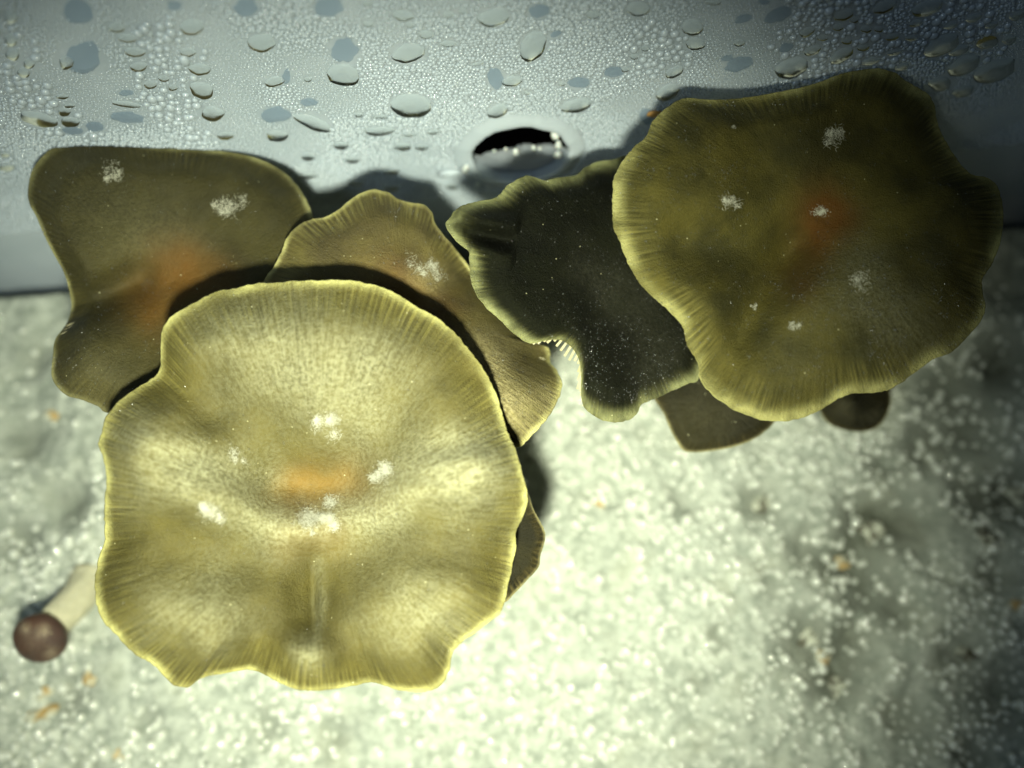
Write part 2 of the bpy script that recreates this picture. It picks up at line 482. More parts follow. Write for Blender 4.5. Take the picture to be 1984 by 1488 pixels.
# white shavings on the film's edge and the rim
def blob(center, r, seed, ax, nr=8, nl=12, lump=0.5):
    ph = np.linspace(0, np.pi, nr)[:, None]
    lo = np.linspace(0, 2 * np.pi, nl, endpoint=False)[None, :]
    x, y, z = np.sin(ph) * np.cos(lo), np.sin(ph) * np.sin(lo), np.cos(ph) + 0 * lo
    d = 1 + lump * (fbm(x * 1.7 + z * 2.3 + seed, y * 1.7 + z + seed * 1.3, seed, 3) - 0.5) * 2
    P = (np.stack([x, y, z], -1) * d[..., None]) * np.asarray(r)
    P = P[..., 0:1] * ax[0] + P[..., 1:2] * ax[1] + P[..., 2:3] * ax[2]
    return (P + center).reshape(-1, 3), grid_faces(nr, nl, True)
wax = (X0, WU, WN)
for k, (px, py, r) in enumerate([(905, 318, .42), (900, 325, .3), (1076, 270, .55), (1083, 288, .45), (1082, 308, .38), (1070, 258, .4), (1095, 268, .35), (980, 297, .25), (1000, 302, .35), (1035, 294, .3),
                                 (1047, 296, .22), (958, 300, .18), (1068, 250, .3), (925, 352, .3), (945, 358, .22), (1058, 350, .5), (1044, 348, .4), (1090, 345, .3)]):
    a, b = on_wall(np.array(float(px)), np.array(float(py)))
    V, F = blob(wall_pt(a, b, 0.35 if (k in (0, 1) or k > 12) else -0.55), (r, r * 1.5, r * 0.8), 50 + k, wax, 8, 12, 0.8)
    mesh('burr', V, F, M['burr'], film)
# curl of plastic pushed out beside the lip
a, b = on_wall(np.array(872.0), np.array(331.0))
V, F = blob(wall_pt(a, b, 0.35), (1.6, 0.8, 0.45), 91, wax, 10, 16, 0.4)
mesh('plastic_curl', V, F, M['wall'], tub)
# fine upright shreds along the cut edge
for k, t_ in enumerate(np.linspace(0.55, 2.75, 14)):
    tj = t_ + rng.uniform(-.06, .06)
    c = wall_pt(ha + HR * math.cos(tj), hb + HR * math.sin(tj), rng.uniform(-1.2, -0.2))
    L = rng.uniform(0.2, 0.6)
    V, F = blob(c - 0.3 * L * (X0 * math.cos(tj) + WU * math.sin(tj)), (rng.uniform(.06, .12), L * 0.6, 0.08), 120 + k, (WU * math.cos(tj) - X0 * math.sin(tj), X0 * math.cos(tj) + WU * math.sin(tj), WN), 5, 6, 0.4)
    mesh('burr', V, F, M['burr'], tub)

# ------------------------------------------------------------------ mushrooms
def spline(pts, n):
    P = np.array(pts, float)
    K = len(P)
    out = []
    per = max(2, n // K + 1)
    for i in range(K):
        p0, p1, p2, p3 = P[(i - 1) % K], P[i], P[(i + 1) % K], P[(i + 2) % K]
        t = np.linspace(0, 1, per, endpoint=False)[:, None]
        out.append(0.5 * ((2 * p1) + (-p0 + p2) * t + (2 * p0 - 5 * p1 + 4 * p2 - p3) * t ** 2 + (-p0 + 3 * p1 - 3 * p2 + p3) * t ** 3))
    Q = np.concatenate(out)
    seg = np.linalg.norm(np.roll(Q, -1, 0) - Q, axis=1)
    s = np.concatenate([[0], np.cumsum(seg)])
    Q = np.concatenate([Q, Q[:1]])
    u = np.linspace(0, s[-1], n, endpoint=False)
    return np.stack([np.interp(u, s, Q[:, 0]), np.interp(u, s, Q[:, 1])], -1), s[-1]

def seg_d(x, y, seg):
    x0, y0, x1, y1 = seg
    dx, dy = x1 - x0, y1 - y0
    L2 = dx * dx + dy * dy + 1e-9
    u = np.clip(((x - x0) * dx + (y - y0) * dy) / L2, 0, 1)
    return np.hypot(x - x0 - u * dx, y - y0 - u * dy), u

def stem_mesh(p0, p1, r0, r1, bend=(0, 0, 0), nl=24, nr=20, flare=0.35, seed=0):
    p0, p1 = np.array(p0, float), np.array(p1, float)
    mid = (p0 + p1) / 2 + np.array(bend, float)
    u = np.linspace(0, 1, nl)[:, None]
    C = (1 - u) ** 2 * p0 + 2 * u * (1 - u) * mid + u ** 2 * p1
    T = np.gradient(C, axis=0)
    T /= np.linalg.norm(T, axis=1)[:, None]
    ref = np.array([1.0, 0.2, 0.1])
    A = np.cross(T, ref); A /= np.linalg.norm(A, axis=1)[:, None]
    B = np.cross(T, A)
    a = np.linspace(0, 2 * np.pi, nr, endpoint=False)
    r = r0 + (r1 - r0) * u[:, 0] + flare * r0 * np.exp(-u[:, 0] * 9)
    R = r[:, None] * (1 + 0.10 * (fbm(a[None, :] * 1.2 + seed, u * 5, seed, 3) - 0.5) * 2 + 0.03 * np.sin(a * 9)[None, :])
    V = C[:, None, :] + R[..., None] * (np.cos(a)[None, :, None] * A[:, None, :] + np.sin(a)[None, :, None] * B[:, None, :])
    F = grid_faces(nl, nr, True)
    Vf = np.concatenate([V.reshape(-1, 3), C[:1], C[-1:]])
    n = nl * nr
    j = np.arange(nr); j2 = (j + 1) % nr
    return Vf, [F, np.stack([j2, j, 0 * j + n], -1), np.stack([(nl - 1) * nr + j, (nl - 1) * nr + j2, 0 * j + n + 1], -1)]

def mushroom(label, outline, center, z0, grad, mat, group, funnel=3.0, curl=1.8, feats=(), rust=(), bloom=(), flecks=(),
             base=None, stem_r=(2.6, 2.2), NA=520, NR=90, thick=(0.45, 2.6), wave=(), name='mushroom', gill_out=(), seed=0, rim_noise=0.004, fpow=1.6, specks=None):
    out, per = spline(outline, NA)
    c = np.array(center, float)
    sc = z0 / F_PX                                              # mm per pixel at the cap
    arc = np.arange(NA) * per / NA * sc                         # mm along the margin
    sj = np.arange(NA) / NA
    an = 2 * np.pi * sj
    cr = fbm(np.cos(an) * 16 + 20 + seed, np.sin(an) * 16 + 20, 5 + seed, 3) - 0.5
    cr2 = fbm(np.cos(an) * 60 + 90 + seed, np.sin(an) * 60 + 90, 6 + seed, 2) - 0.5
    d = out - c
    out = c + d * (1 + rim_noise * (2.2 * cr + 2.0 * cr2))[:, None]
    tt = 1 - (1 - np.linspace(0, 1, NR)) ** 1.35
    ang_o = np.arctan2(out[:, 1] - c[1], out[:, 0] - c[0])
    rad_o = np.hypot(out[:, 0] - c[0], out[:, 1] - c[1])
    bins = np.linspace(-np.pi, np.pi, 361)
    od = np.argsort(ang_o)
    rb_ = np.interp(bins[:-1], ang_o[od], rad_o[od], period=2 * np.pi)
    ker = np.exp(-0.5 * (np.arange(-45, 46) / 15.0) ** 2); ker /= ker.sum()
    rs_ = np.convolve(np.concatenate([rb_[-45:], rb_, rb_[:45]]), ker, 'valid')
    rs_ = np.concatenate([rs_, rs_[:1]])
    def depth(px, py, t, k=None):
        a0_ = np.arctan2(py - c[1], px - c[0])
        tsm = np.hypot(px - c[0], py - c[1]) / np.interp(a0_, bins, rs_)
        h = -funnel * np.clip(1 - tsm, 0, 1) ** fpow - curl * sstep(0.72, 1.0, t) ** 1.5
        for (x0, y0, x1, y1, w, amp) in feats:
            d_, u_ = seg_d(px, py, (x0, y0, x1, y1))
            if w <= 20: amp = amp * np.sin(np.pi * (0.08 + 0.84 * u_)) ** 0.7 * np.clip(1.0 - np.maximum(np.abs(u_ - 0.5) - 0.42, 0) * 12, 0, 1)
            h = h + amp * np.exp(-d_ ** 2 / (2 * w * w))
        ang = np.arctan2(py - c[1], px - c[0])
        for (kk, ph, amp) in wave:
            h = h + amp * np.cos(kk * ang + ph) * np.clip(t, 0, 1) ** 2
        r_ = np.hypot(px - c[0], py - c[1]) * sc
        h = h + 0.22 * (fbm(np.cos(ang) * 5 + 40, np.sin(ang) * 5 + r_ * 0.05 + 40, 77 + seed, 3) - 0.5) * np.clip((t - 0.25) * 1.5, 0, 1) * 2
        h = h + 0.10 * (fbm(px * sc * 0.6, py * sc * 0.6, 78 + seed, 3) - 0.5) * 2
        return z0 + grad[0] * (px - c[0]) * sc + grad[1] * (py - c[1]) * sc - h
    T = tt[:, None] * np.ones(NA)[None, :]
    PX = c[0] + T * (out[:, 0] - c[0])[None, :]
    PY = c[1] + T * (out[:, 1] - c[1])[None, :]
    Z = depth(PX, PY, T)
    top_v = unproj(PX, PY, Z)
    # rounded rim and underside
    tb = np.concatenate([[1.002, 1.003, 1.001], np.linspace(0.985, 0.0, 16)])
    thk = np.concatenate([[0.12, 0.30, 0.45], thick[0] + (thick[1] - thick[0]) * (1 - np.linspace(0.985, 0, 16)) ** 1.1])
    Tb = tb[:, None] * np.ones(NA)[None, :]
    PXb, PYb = c[0] + Tb * (out[:, 0] - c[0]), c[1] + Tb * (out[:, 1] - c[1])
    Zb = depth(PXb, PYb, np.clip(Tb, 0, 1)) + thk[:, None] * (thick[0] / 0.45 if False else 1.0)
    # shift to keep the silhouette: going deeper along the view ray, corrected to the axis direction
    bot_v = unproj(PXb, PYb, Zb)
    V = np.concatenate([top_v.reshape(-1, 3), bot_v.reshape(-1, 3)])
    # keep everything inside the tub wall
    dist = (V - W0) @ WN
    push = np.clip(0.35 - dist, 0, None)
    V = V + push[:, None] * WN
    F = grid_faces(NR + len(tb), NA, True)
    rad = np.concatenate([T.ravel(), np.minimum(Tb, 1).ravel()])
    apx, apy = np.concatenate([PX.ravel(), PXb.ravel()]), np.concatenate([PY.ravel(), PYb.ravel()])
    wpx = apx + 70 * (fbm(apx * 0.012, apy * 0.012, 301 + seed, 3) - 0.5)
    wpy = apy + 70 * (fbm(apx * 0.012 + 9, apy * 0.012, 302 + seed, 3) - 0.5)
    ra = np.zeros(len(V)); bl = np.zeros(len(V))
    for (x0, y0, x1, y1, w, amp) in rust:
        ra += amp * np.exp(-seg_d(0.5 * (wpx + apx), 0.5 * (wpy + apy), (x0, y0, x1, y1))[0] ** 2 / (2 * w * w))
    for (x0, y0, x1, y1, w, amp) in bloom:
        bl += amp * np.exp(-seg_d(wpx, wpy, (x0, y0, x1, y1))[0] ** 2 / (2 * w * w))
    uvx = np.concatenate([(arc[None, :] + 0 * T).ravel(), (arc[None, :] + 0 * Tb).ravel()])
    gx0, gy0 = np.meshgrid(np.linspace(-1.3, 1.3, 15), np.linspace(-1.3, 1.3, 15))
    spx, spy = c[0] + gx0 * stem_r[1] / sc, c[1] + gy0 * stem_r[1] / sc
    ext_c = np.hypot(*(out - c).T).mean()
    under_c = unproj(c[0], c[1], depth(spx, spy, np.hypot(spx - c[0], spy - c[1]) / ext_c).max() + 0.9)
    if base is None:
        base_pt = np.array([under_c[0] * 0.9, min(under_c[1] - 2, YW - 9), 0])
    else:
        base_pt = ground_hit(*base)
    base_pt[2] = float(ground_z(base_pt[0], base_pt[1])) - 1.0
    root = empty(name, base_pt, label, 'mushroom', group)
    cap = mesh('cap', V, F, mat, root, attrs={'radial': rad, 'rust': np.clip(ra, 0, 1), 'bloom': np.clip(bl, 0, 1)}, uv=np.stack([uvx, rad], -1))
    sv, sf = stem_mesh(base_pt, under_c, stem_r[0], stem_r[1], bend=(rng.uniform(-2, 2), rng.uniform(-3, 0), 0), seed=seed + 3)
    mesh('stem', sv, sf, M['stem'], root)
    # gills: thin lamellae running from the stem to the margin under the cap
    NG = 150 if NA > 300 else 70
    idx = (np.arange(NG) * NA / NG).astype(int)
    gv, gf = [], []
    nq = 10
    for q, k in enumerate(idx):
        t0 = 0.18 if q % 2 == 0 else 0.5
        tg = np.linspace(t0, 0.985, nq)
        ext = 0.0
        for (gx_, gy_, w, amt) in gill_out:
            ext += amt * math.exp(-((out[k, 0] - gx_) ** 2 + (out[k, 1] - gy_) ** 2) / (2 * w * w))
        if ext > 0.002:
            tg = np.linspace(t0, 0.99 + ext * rng.uniform(0.3, 1.0), nq)
        gpx, gpy = c[0] + tg * (out[k, 0] - c[0]), c[1] + tg * (out[k, 1] - c[1])
        zt = depth(gpx, gpy, np.clip(tg, 0, 1)) + thick[0] + (thick[1] - thick[0]) * np.clip(1 - tg, 0, 1) ** 1.1 - 0.05
        hgt = 0.25 + 2.4 * np.clip(np.sin(np.pi * np.clip(tg, 0, 1) ** 1.3), 0, 1) ** 0.7
        if ext > 0.002:
            hgt = np.maximum(hgt, 0.8); zt = zt - 0.15 * (tg > 0.97)
        a_ = unproj(gpx, gpy, zt); b_ = unproj(gpx, gpy, zt + hgt)
        dv = np.cross(b_[0] - a_[0], a_[-1] - a_[0]); dv /= np.linalg.norm(dv) + 1e-9
        w_ = 0.13
        quad = np.stack([a_ - w_ * dv, b_ - 0.4 * w_ * dv, b_ + 0.4 * w_ * dv, a_ + w_ * dv], 1)   # nq,4,3
        o0 = len(gv) * nq * 4
        gv.append(quad.reshape(-1, 3))
        gf.append(grid_faces(nq, 4, True) + o0)
        gf.append(np.array([[o0, o0 + 1, o0 + 2, o0 + 3], [o0 + (nq - 1) * 4 + 3, o0 + (nq - 1) * 4 + 2, o0 + (nq - 1) * 4 + 1, o0 + (nq - 1) * 4]]))
    GV = np.concatenate(gv)
    dist = (GV - W0) @ WN
    GV = GV + np.clip(0.3 - dist, 0, None)[:, None] * WN
    gl = mesh('gills', GV, gf, M['gill'], root, smooth=False)
    gl['kind'] = 'stuff'
    # minute water specks that make the skin glisten
    if specks:
        Nn = np.cross(np.gradient(top_v, axis=0), np.gradient(top_v, axis=1))
        Nn /= np.linalg.norm(Nn, axis=2)[..., None] + 1e-12
        Nn = np.where((Nn @ FWD)[..., None] > 0, -Nn, Nn)
        n_, zones = specks
        m_ = n_ * 6
        ii = np.clip((np.sqrt(rng.random(m_)) * 0.97 * NR).astype(int), 3, NR - 3)
        jj = rng.integers(0, NA, m_)
        x_, y_ = PX[ii, jj], PY[ii, jj]
        w_ = 0.12 + 0 * x_
        for (zx, zy, zr, za) in zones:
            w_ = w_ + za * np.exp(-((x_ - zx) ** 2 + (y_ - zy) ** 2) / (2 * zr * zr))
        w_ = w_ * sstep(0.3, 0.6, fbm(x_ * 0.03, y_ * 0.03, 90 + seed, 3))
        sel = rng.random(m_) < w_
        ii, jj = ii[sel][:n_], jj[sel][:n_]
        C_ = top_v[ii, jj] + (rng.normal(0, 0.12, (len(ii), 3)))
        N_ = Nn[ii, jj]
        C_ = C_ - N_ * np.sum((C_ - top_v[ii, jj]) * N_, 1)[:, None]
        A1_ = np.cross(N_, np.array([0.31, 0.87, 0.2])); A1_ /= np.linalg.norm(A1_, axis=1)[:, None]
        A2_ = np.cross(N_, A1_)
        rs = np.clip(rng.lognormal(math.log(0.042), 0.45, len(ii)), 0.015, 0.09)[:, None]
        k5 = np.arange(6) * 2 * np.pi / 6
        ring = lambda f, h_: C_[:, None] + (rs * f)[:, None] * (np.cos(k5)[None, :, None] * A1_[:, None] + np.sin(k5)[None, :, None] * A2_[:, None]) + (rs * h_)[:, None] * N_[:, None]
        VS = np.concatenate([ring(1.0, -0.3), ring(0.8, 0.5), (C_ + N_ * rs * 0.85)[:, None]], 1)
        j = np.arange(6); j2 = (j + 1) % 6
        fq = np.stack([j, j2, 6 + j2, 6 + j], -1); ft = np.stack([6 + j, 6 + j2, 0 * j + 12], -1)
        of = (np.arange(len(ii)) * 13)[:, None, None]
        sp_ = mesh('water_specks', VS.reshape(-1, 3), [(fq[None] + of).reshape(-1, 4), (ft[None] + of).reshape(-1, 3)], M['speck'], cap)
        sp_['kind'] = 'stuff'
    # little tufts of aerial mycelium lying on the cap
    tv = top_v.reshape(-1, 3)
    nrm = -FWD
    for (fx, fy, fr, dens) in flecks:
        r_mm = fr * sc
        hv, hf = [], []
        n_h = int(620 * dens)
        cnt = 0
        near = np.nonzero(((PX - fx) ** 2 + (PY - fy) ** 2).ravel() < (3.2 * fr) ** 2)[0]
        nx_, ny_, nz_ = PX.ravel()[near], PY.ravel()[near], Z.ravel()[near]
        subs = [(fx + rng.normal(0, 0.38) * fr, fy + rng.normal(0, 0.30) * fr, rng.uniform(0.10, 0.30) * fr) for _ in range(6)]
        for h in range(n_h):
            sx_, sy_, sw_ = subs[rng.integers(0, 6)]
            x_, y_ = sx_ + rng.normal(0, sw_), sy_ + rng.normal(0, sw_)
            rr = math.hypot(x_ - fx, y_ - fy)
            L = rng.uniform(0.08, 0.30) * fr * (2.4 if h % 31 == 0 else 1)
            da = rng.uniform(0, 2 * np.pi)
            ns = 5
            s = np.linspace(-0.5, 0.5, ns)
            bx = x_ + L * (s * math.cos(da) + 0.9 * s * s * math.sin(da) * rng.uniform(-1, 1))
            by = y_ + L * (s * math.sin(da) - 0.9 * s * s * math.cos(da) * rng.uniform(-1, 1))
            pts = []
            for k in range(ns):
                i_ = np.argmin((nx_ - bx[k]) ** 2 + (ny_ - by[k]) ** 2)
                zz = nz_[i_] - 0.04 - 0.10 * abs(rng.normal()) * (1 - rr / fr * 0.4 if rr < fr else 0.4)
                pts.append(unproj(bx[k], by[k], zz))
            pts = np.array(pts)
            Tn = np.gradient(pts, axis=0); Tn /= np.linalg.norm(Tn, axis=1)[:, None] + 1e-9
            S = np.cross(Tn, nrm); S /= np.linalg.norm(S, axis=1)[:, None] + 1e-9
            wr = rng.uniform(0.005, 0.013) * np.array([0.4, 1, 1.1, 1, 0.4])[:, None]
            tri = np.stack([pts + S * wr, pts - S * wr, pts + nrm * wr * 1.2], 1)
            hv.append(tri.reshape(-1, 3)); hf.append(grid_faces(ns, 3, True) + cnt); cnt += ns * 3
        HV = np.concatenate(hv)
        mesh('mycelium_fleck', HV, hf, M['fleck'], cap)
    return root

G_M = 'mushrooms growing in a cluster against the tub wall'
big = [(567, 545), (670, 543), (712, 550), (755, 563), (803, 591), (857, 624), (906, 675), (942, 724), (966, 778), (981, 833), (997, 869), (1012, 917), (1021, 966), (1012, 1002), (1001, 1026), (997, 1074), (984, 1129), (975, 1171), (963, 1192), (918, 1226), (879, 1259), (870, 1298), (851, 1328), (815, 1340), (773, 1336), (737, 1325), (712, 1322), (670, 1331), (628, 1337), (585, 1336), (549, 1325), (513, 1307), (483, 1297), (434, 1304), (392, 1313), (365, 1330), (337, 1327), (316, 1307), (295, 1286), (259, 1265), (223, 1226), (195, 1195), (186, 1153), (187, 1105), (195, 1074), (204, 1044), (204, 984), (207, 923), (201, 887), (192, 863), (198, 833), (210, 802), (253, 760), (295, 733), (310, 712), (312, 675), (313, 645), (331, 615), (374, 588), (416, 568), (452, 560), (495, 550), (537, 550)]
mushroom('largest mushroom, pale yellow olive wavy funnel cap with an orange centre, overlapping its neighbours', big, (608, 1000), 79.5, (0.0, -0.04), M['cap_big'], G_M,
         funnel=6.5, curl=3.6, fpow=1.8,
         feats=[(250, 915, 590, 1022, 40, 2.1), (590, 1022, 960, 900, 42, 2.4), (604, 1080, 604, 1190, 40, -2.9), (380, 1180, 360, 1190, 80, 1.8), (830, 1165, 840, 1180, 80, 2.0),
                (592, 1280, 592, 1295, 44, 1.9), (483, 1290, 500, 1230, 34, -2.0), (720, 1320, 690, 1250, 36, -2.0), (300, 715, 400, 800, 38, -2.4), (670, 945, 540, 945, 46, -3.8), (606, 1070, 612, 1300, 9, -0.7), (622, 1110, 622, 1290, 8, 0.35),
                (885, 1260, 800, 1180, 38, -1.4), (450, 850, 230, 860, 18, 0.5), (470, 950, 240, 1000, 16, 0.5), (760, 945, 960, 970, 15, 0.45), (800, 905, 950, 880, 13, 0.4), (730, 1070, 960, 1060, 52, -2.2), (450, 1085, 240, 1065, 52, -2.1),
                (530, 850, 410, 740, 44, -1.7), (710, 860, 820, 730, 46, -1.8), (330, 790, 260, 850, 40, 0.8)],
         rust=[(540, 950, 610, 946, 20, 0.22), (575, 940, 665, 932, 27, 0.40), (600, 930, 690, 930, 42, 0.24), (570, 1045, 650, 1040, 30, 0.22)],
         bloom=[(280, 865, 560, 1000, 50, 0.75), (560, 1005, 690, 1005, 20, 0.9), (690, 985, 920, 890, 52, 0.9), (540, 690, 690, 750, 80, 0.75), (430, 650, 400, 640, 40, 0.3), (400, 1170, 330, 1180, 60, 0.5), (800, 1180, 850, 1180, 60, 0.65), (622, 1100, 620, 1250, 10, 0.3), (605, 1268, 600, 1270, 26, 0.55), (900, 900, 920, 970, 50, 0.4), (360, 900, 260, 960, 45, 0.3)],  # bloom skips valleys and margin, painting shading contrast between the folds
         flecks=[(640, 815, 26, 1.3), (740, 915, 28, 1.2), (405, 990, 28, 1.2), (622, 1005, 42, 1.9), (458, 880, 22, 0.3), (605, 1033, 9, 0.4)],
         base=(700, 760), stem_r=(3.2, 3.0), wave=[(5, 0.6, 0.45), (9, 1.0, 0.35)], NA=720, NR=130, seed=1, specks=(500, [(800, 950, 120, 0.3), (350, 900, 120, 0.3)]))

tl = [(144, 272), (197, 270), (245, 276), (315, 285), (385, 290), (454, 296), (502, 309), (542, 329), (568, 351), (586, 375), (599, 401), (606, 425), (604, 480), (585, 540), (540, 610), (460, 690), (360, 760), (270, 800), (208, 799), (192, 788), (162, 775), (131, 766), (109, 746), (100, 724), (103, 689), (107, 659), (122, 637), (133, 619), (139, 589), (131, 550), (122, 523), (105, 493), (87, 458), (72, 423), (57, 392), (55, 366), (61, 335), (79, 307), (105, 285)]
mushroom('smooth brown olive mushroom with two white flecks, its cap pressed against the fogged wall', tl, (335, 545), 91.6, (0.10, -0.18), M['cap_left'], G_M,
         funnel=2.8, curl=2.8, feats=[(265, 545, 130, 605, 28, -3.6), (220, 470, 120, 440, 60, 1.0), (180, 690, 150, 730, 50, 1.6), (420, 330, 250, 320, 60, 0.4)],
         rust=[(340, 520, 300, 590, 42, 0.85), (380, 540, 430, 540, 30, 0.4)], bloom=[(280, 470, 330, 480, 60, 0.5), (150, 720, 180, 740, 60, 0.3), (130, 360, 160, 400, 60, 0.25)],
         flecks=[(220, 333, 27, 0.5), (443, 395, 30, 0.7)], base=(420, 600), wave=[(3, 0.4, 0.4)], NA=480, seed=2, rim_noise=0.002, specks=(700, [(280, 480, 120, 0.4), (160, 700, 80, 0.3)]))

mid = [(511, 548), (530, 518), (546, 487), (557, 460), (576, 439), (603, 425), (630, 420), (657, 405), (684, 384), (718, 368), (753, 374), (772, 387), (799, 393), (824, 399), (837, 414), (845, 437), (880, 480), (930, 545), (980, 610), (1030, 660), (1063, 675), (1065, 702), (1078, 717), (1088, 744), (1082, 771), (1063, 805), (1036, 836), (1002, 866), (950, 850), (880, 800), (790, 750), (700, 720), (610, 690), (540, 640), (508, 590)]
mushroom('mustard brown mushroom squeezed between the largest cap and the blackish one, one white fleck', mid, (775, 600), 89.5, (0.06, -0.25), M['cap_mid'], G_M,
         funnel=0.5, curl=1.6, feats=[(700, 420, 740, 520, 60, 0.8), (650, 430, 600, 470, 50, 0.3), (900, 520, 1050, 680, 38, -6.0), (1000, 800, 1050, 750, 40, 1.2), (980, 760, 940, 700, 40, 0.8), (800, 420, 790, 470, 22, -0.4)],
         rust=[(760, 590, 800, 620, 50, 0.4)], bloom=[(940, 700, 990, 780, 45, 0.8), (830, 525, 850, 535, 25, 0.5)],
         flecks=[(825, 522, 32, 0.55), (850, 535, 18, 0.2)], base=(800, 640), NA=480, seed=3, wave=[(7, 0.2, 0.25)], rim_noise=0.004, specks=(600, [(980, 740, 50, 1.0), (760, 450, 80, 0.5)]))

dk = [(866, 442), (870, 425), (890, 401), (925, 390), (960, 383), (982, 361), (1016, 342), (1038, 344), (1056, 350), (1082, 344), (1117, 339), (1134, 324), (1161, 313), (1191, 309), (1217, 302), (1270, 330), (1310, 400), (1340, 480), (1360, 560), (1370, 650), (1355, 730), (1335, 743), (1300, 757), (1270, 772), (1243, 783), (1235, 800), (1217, 813), (1191, 818), (1161, 811), (1134, 791), (1126, 765), (1126, 730), (1121, 695), (1104, 669), (1082, 658), (1056, 660), (1025, 665), (995, 645), (968, 619), (942, 595), (923, 569), (912, 538), (910, 503), (907, 486), (885, 468)]
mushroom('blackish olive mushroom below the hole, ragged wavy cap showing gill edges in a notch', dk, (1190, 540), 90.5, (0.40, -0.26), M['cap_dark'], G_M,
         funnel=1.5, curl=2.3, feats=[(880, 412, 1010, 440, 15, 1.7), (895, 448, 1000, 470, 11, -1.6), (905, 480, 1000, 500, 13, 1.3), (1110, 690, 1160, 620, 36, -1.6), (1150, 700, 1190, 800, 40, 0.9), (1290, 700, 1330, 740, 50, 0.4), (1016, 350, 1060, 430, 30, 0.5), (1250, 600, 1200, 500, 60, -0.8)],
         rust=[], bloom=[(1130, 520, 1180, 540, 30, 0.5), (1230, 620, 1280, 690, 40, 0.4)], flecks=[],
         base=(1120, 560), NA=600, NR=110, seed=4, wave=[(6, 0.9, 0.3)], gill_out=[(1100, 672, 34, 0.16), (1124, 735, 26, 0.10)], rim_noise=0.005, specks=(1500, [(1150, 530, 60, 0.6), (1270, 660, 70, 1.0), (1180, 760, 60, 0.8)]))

rt = [(1327, 191), (1376, 194), (1451, 189), (1526, 175), (1580, 162), (1634, 143), (1688, 133), (1731, 140), (1758, 159), (1795, 181), (1810, 202), (1814, 229), (1828, 267), (1854, 310), (1881, 337), (1914, 345), (1932, 363), (1942, 396), (1943, 433), (1935, 476), (1919, 514), (1903, 538), (1903, 562), (1908, 595), (1900, 622), (1876, 648), (1844, 681), (1806, 697), (1768, 724), (1731, 751), (1693, 760), (1650, 762), (1612, 780), (1580, 799), (1543, 812), (1500, 815), (1457, 807), (1413, 788), (1376, 759), (1357, 735), (1352, 702), (1333, 670), (1322, 632), (1295, 600), (1258, 568), (1225, 525), (1204, 476), (1190, 439), (1187, 396), (1190, 347), (1209, 310), (1231, 283), (1252, 267), (1266, 234), (1290, 210)]
mushroom('wide olive mushroom with a rusty centre and glistening flank, lying over the blackish cap', rt, (1590, 420), 83.5, (0.10, -0.16), M['cap_right'], G_M,
         funnel=4.0, curl=3.0, feats=[(1540, 480, 1385, 725, 30, -2.8), (1330, 480, 1500, 490, 50, -3.6), (1340, 390, 1400, 400, 60, 0.9), (1640, 600, 1740, 620, 80, 1.2), (1700, 250, 1760, 300, 70, -1.6), (1450, 240, 1480, 320, 45, -1.2), (1900, 545, 1800, 520, 36, -0.7), (1400, 690, 1370, 740, 22, 0.4), (1860, 420, 1920, 430, 60, 0.5)],
         rust=[(1600, 430, 1620, 410, 34, 0.9), (1590, 440, 1550, 540, 30, 0.5), (1570, 380, 1600, 360, 30, 0.3)],
         bloom=[(1690, 570, 1790, 640, 55, 0.75), (1650, 480, 1700, 600, 50, 0.3), (1560, 600, 1540, 700, 40, 0.25)],
         flecks=[(1612, 260, 32, 0.5), (1413, 393, 24, 0.45), (1590, 408, 18, 0.5), (1540, 632, 15, 0.35), (1463, 593, 7, 0.3), (1665, 545, 30, 0.3), (1420, 245, 6, 0.2)],
         base=(1480, 560), stem_r=(3.0, 2.6), NA=720, NR=130, seed=5, wave=[(5, 0.3, 0.3), (8, 2.0, 0.2)], rim_noise=0.004, specks=(2600, [(1720, 600, 90, 1.0), (1620, 520, 80, 0.7), (1560, 660, 80, 0.5), (1340, 390, 100, 0.4), (1620, 440, 40, 0.5)]))

sm = [(1268, 772), (1285, 800), (1300, 835), (1320, 868), (1335, 876), (1375, 874), (1420, 866), (1465, 848), (1500, 818), (1515, 780), (1495, 720), (1430, 680), (1360, 685), (1300, 715), (1272, 748)]
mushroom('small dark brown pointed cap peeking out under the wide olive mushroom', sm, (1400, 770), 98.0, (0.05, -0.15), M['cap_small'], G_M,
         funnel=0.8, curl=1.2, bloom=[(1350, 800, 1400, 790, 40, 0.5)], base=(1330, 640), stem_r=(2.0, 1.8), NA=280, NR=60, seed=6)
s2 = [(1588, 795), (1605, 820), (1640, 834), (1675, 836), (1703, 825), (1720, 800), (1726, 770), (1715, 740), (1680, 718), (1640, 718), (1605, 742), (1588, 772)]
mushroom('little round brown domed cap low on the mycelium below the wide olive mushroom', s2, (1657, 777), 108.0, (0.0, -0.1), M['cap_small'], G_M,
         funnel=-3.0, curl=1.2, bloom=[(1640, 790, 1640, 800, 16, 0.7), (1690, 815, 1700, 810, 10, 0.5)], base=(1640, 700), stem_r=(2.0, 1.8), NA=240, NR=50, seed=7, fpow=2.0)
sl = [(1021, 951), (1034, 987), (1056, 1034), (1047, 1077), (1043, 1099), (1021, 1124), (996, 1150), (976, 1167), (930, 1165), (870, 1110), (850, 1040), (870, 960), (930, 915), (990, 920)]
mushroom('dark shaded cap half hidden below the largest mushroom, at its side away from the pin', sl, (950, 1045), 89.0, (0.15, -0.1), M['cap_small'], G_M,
         funnel=1.0, curl=0.6, base=(900, 900), stem_r=(1.8, 1.6), NA=280, NR=60, seed=8)

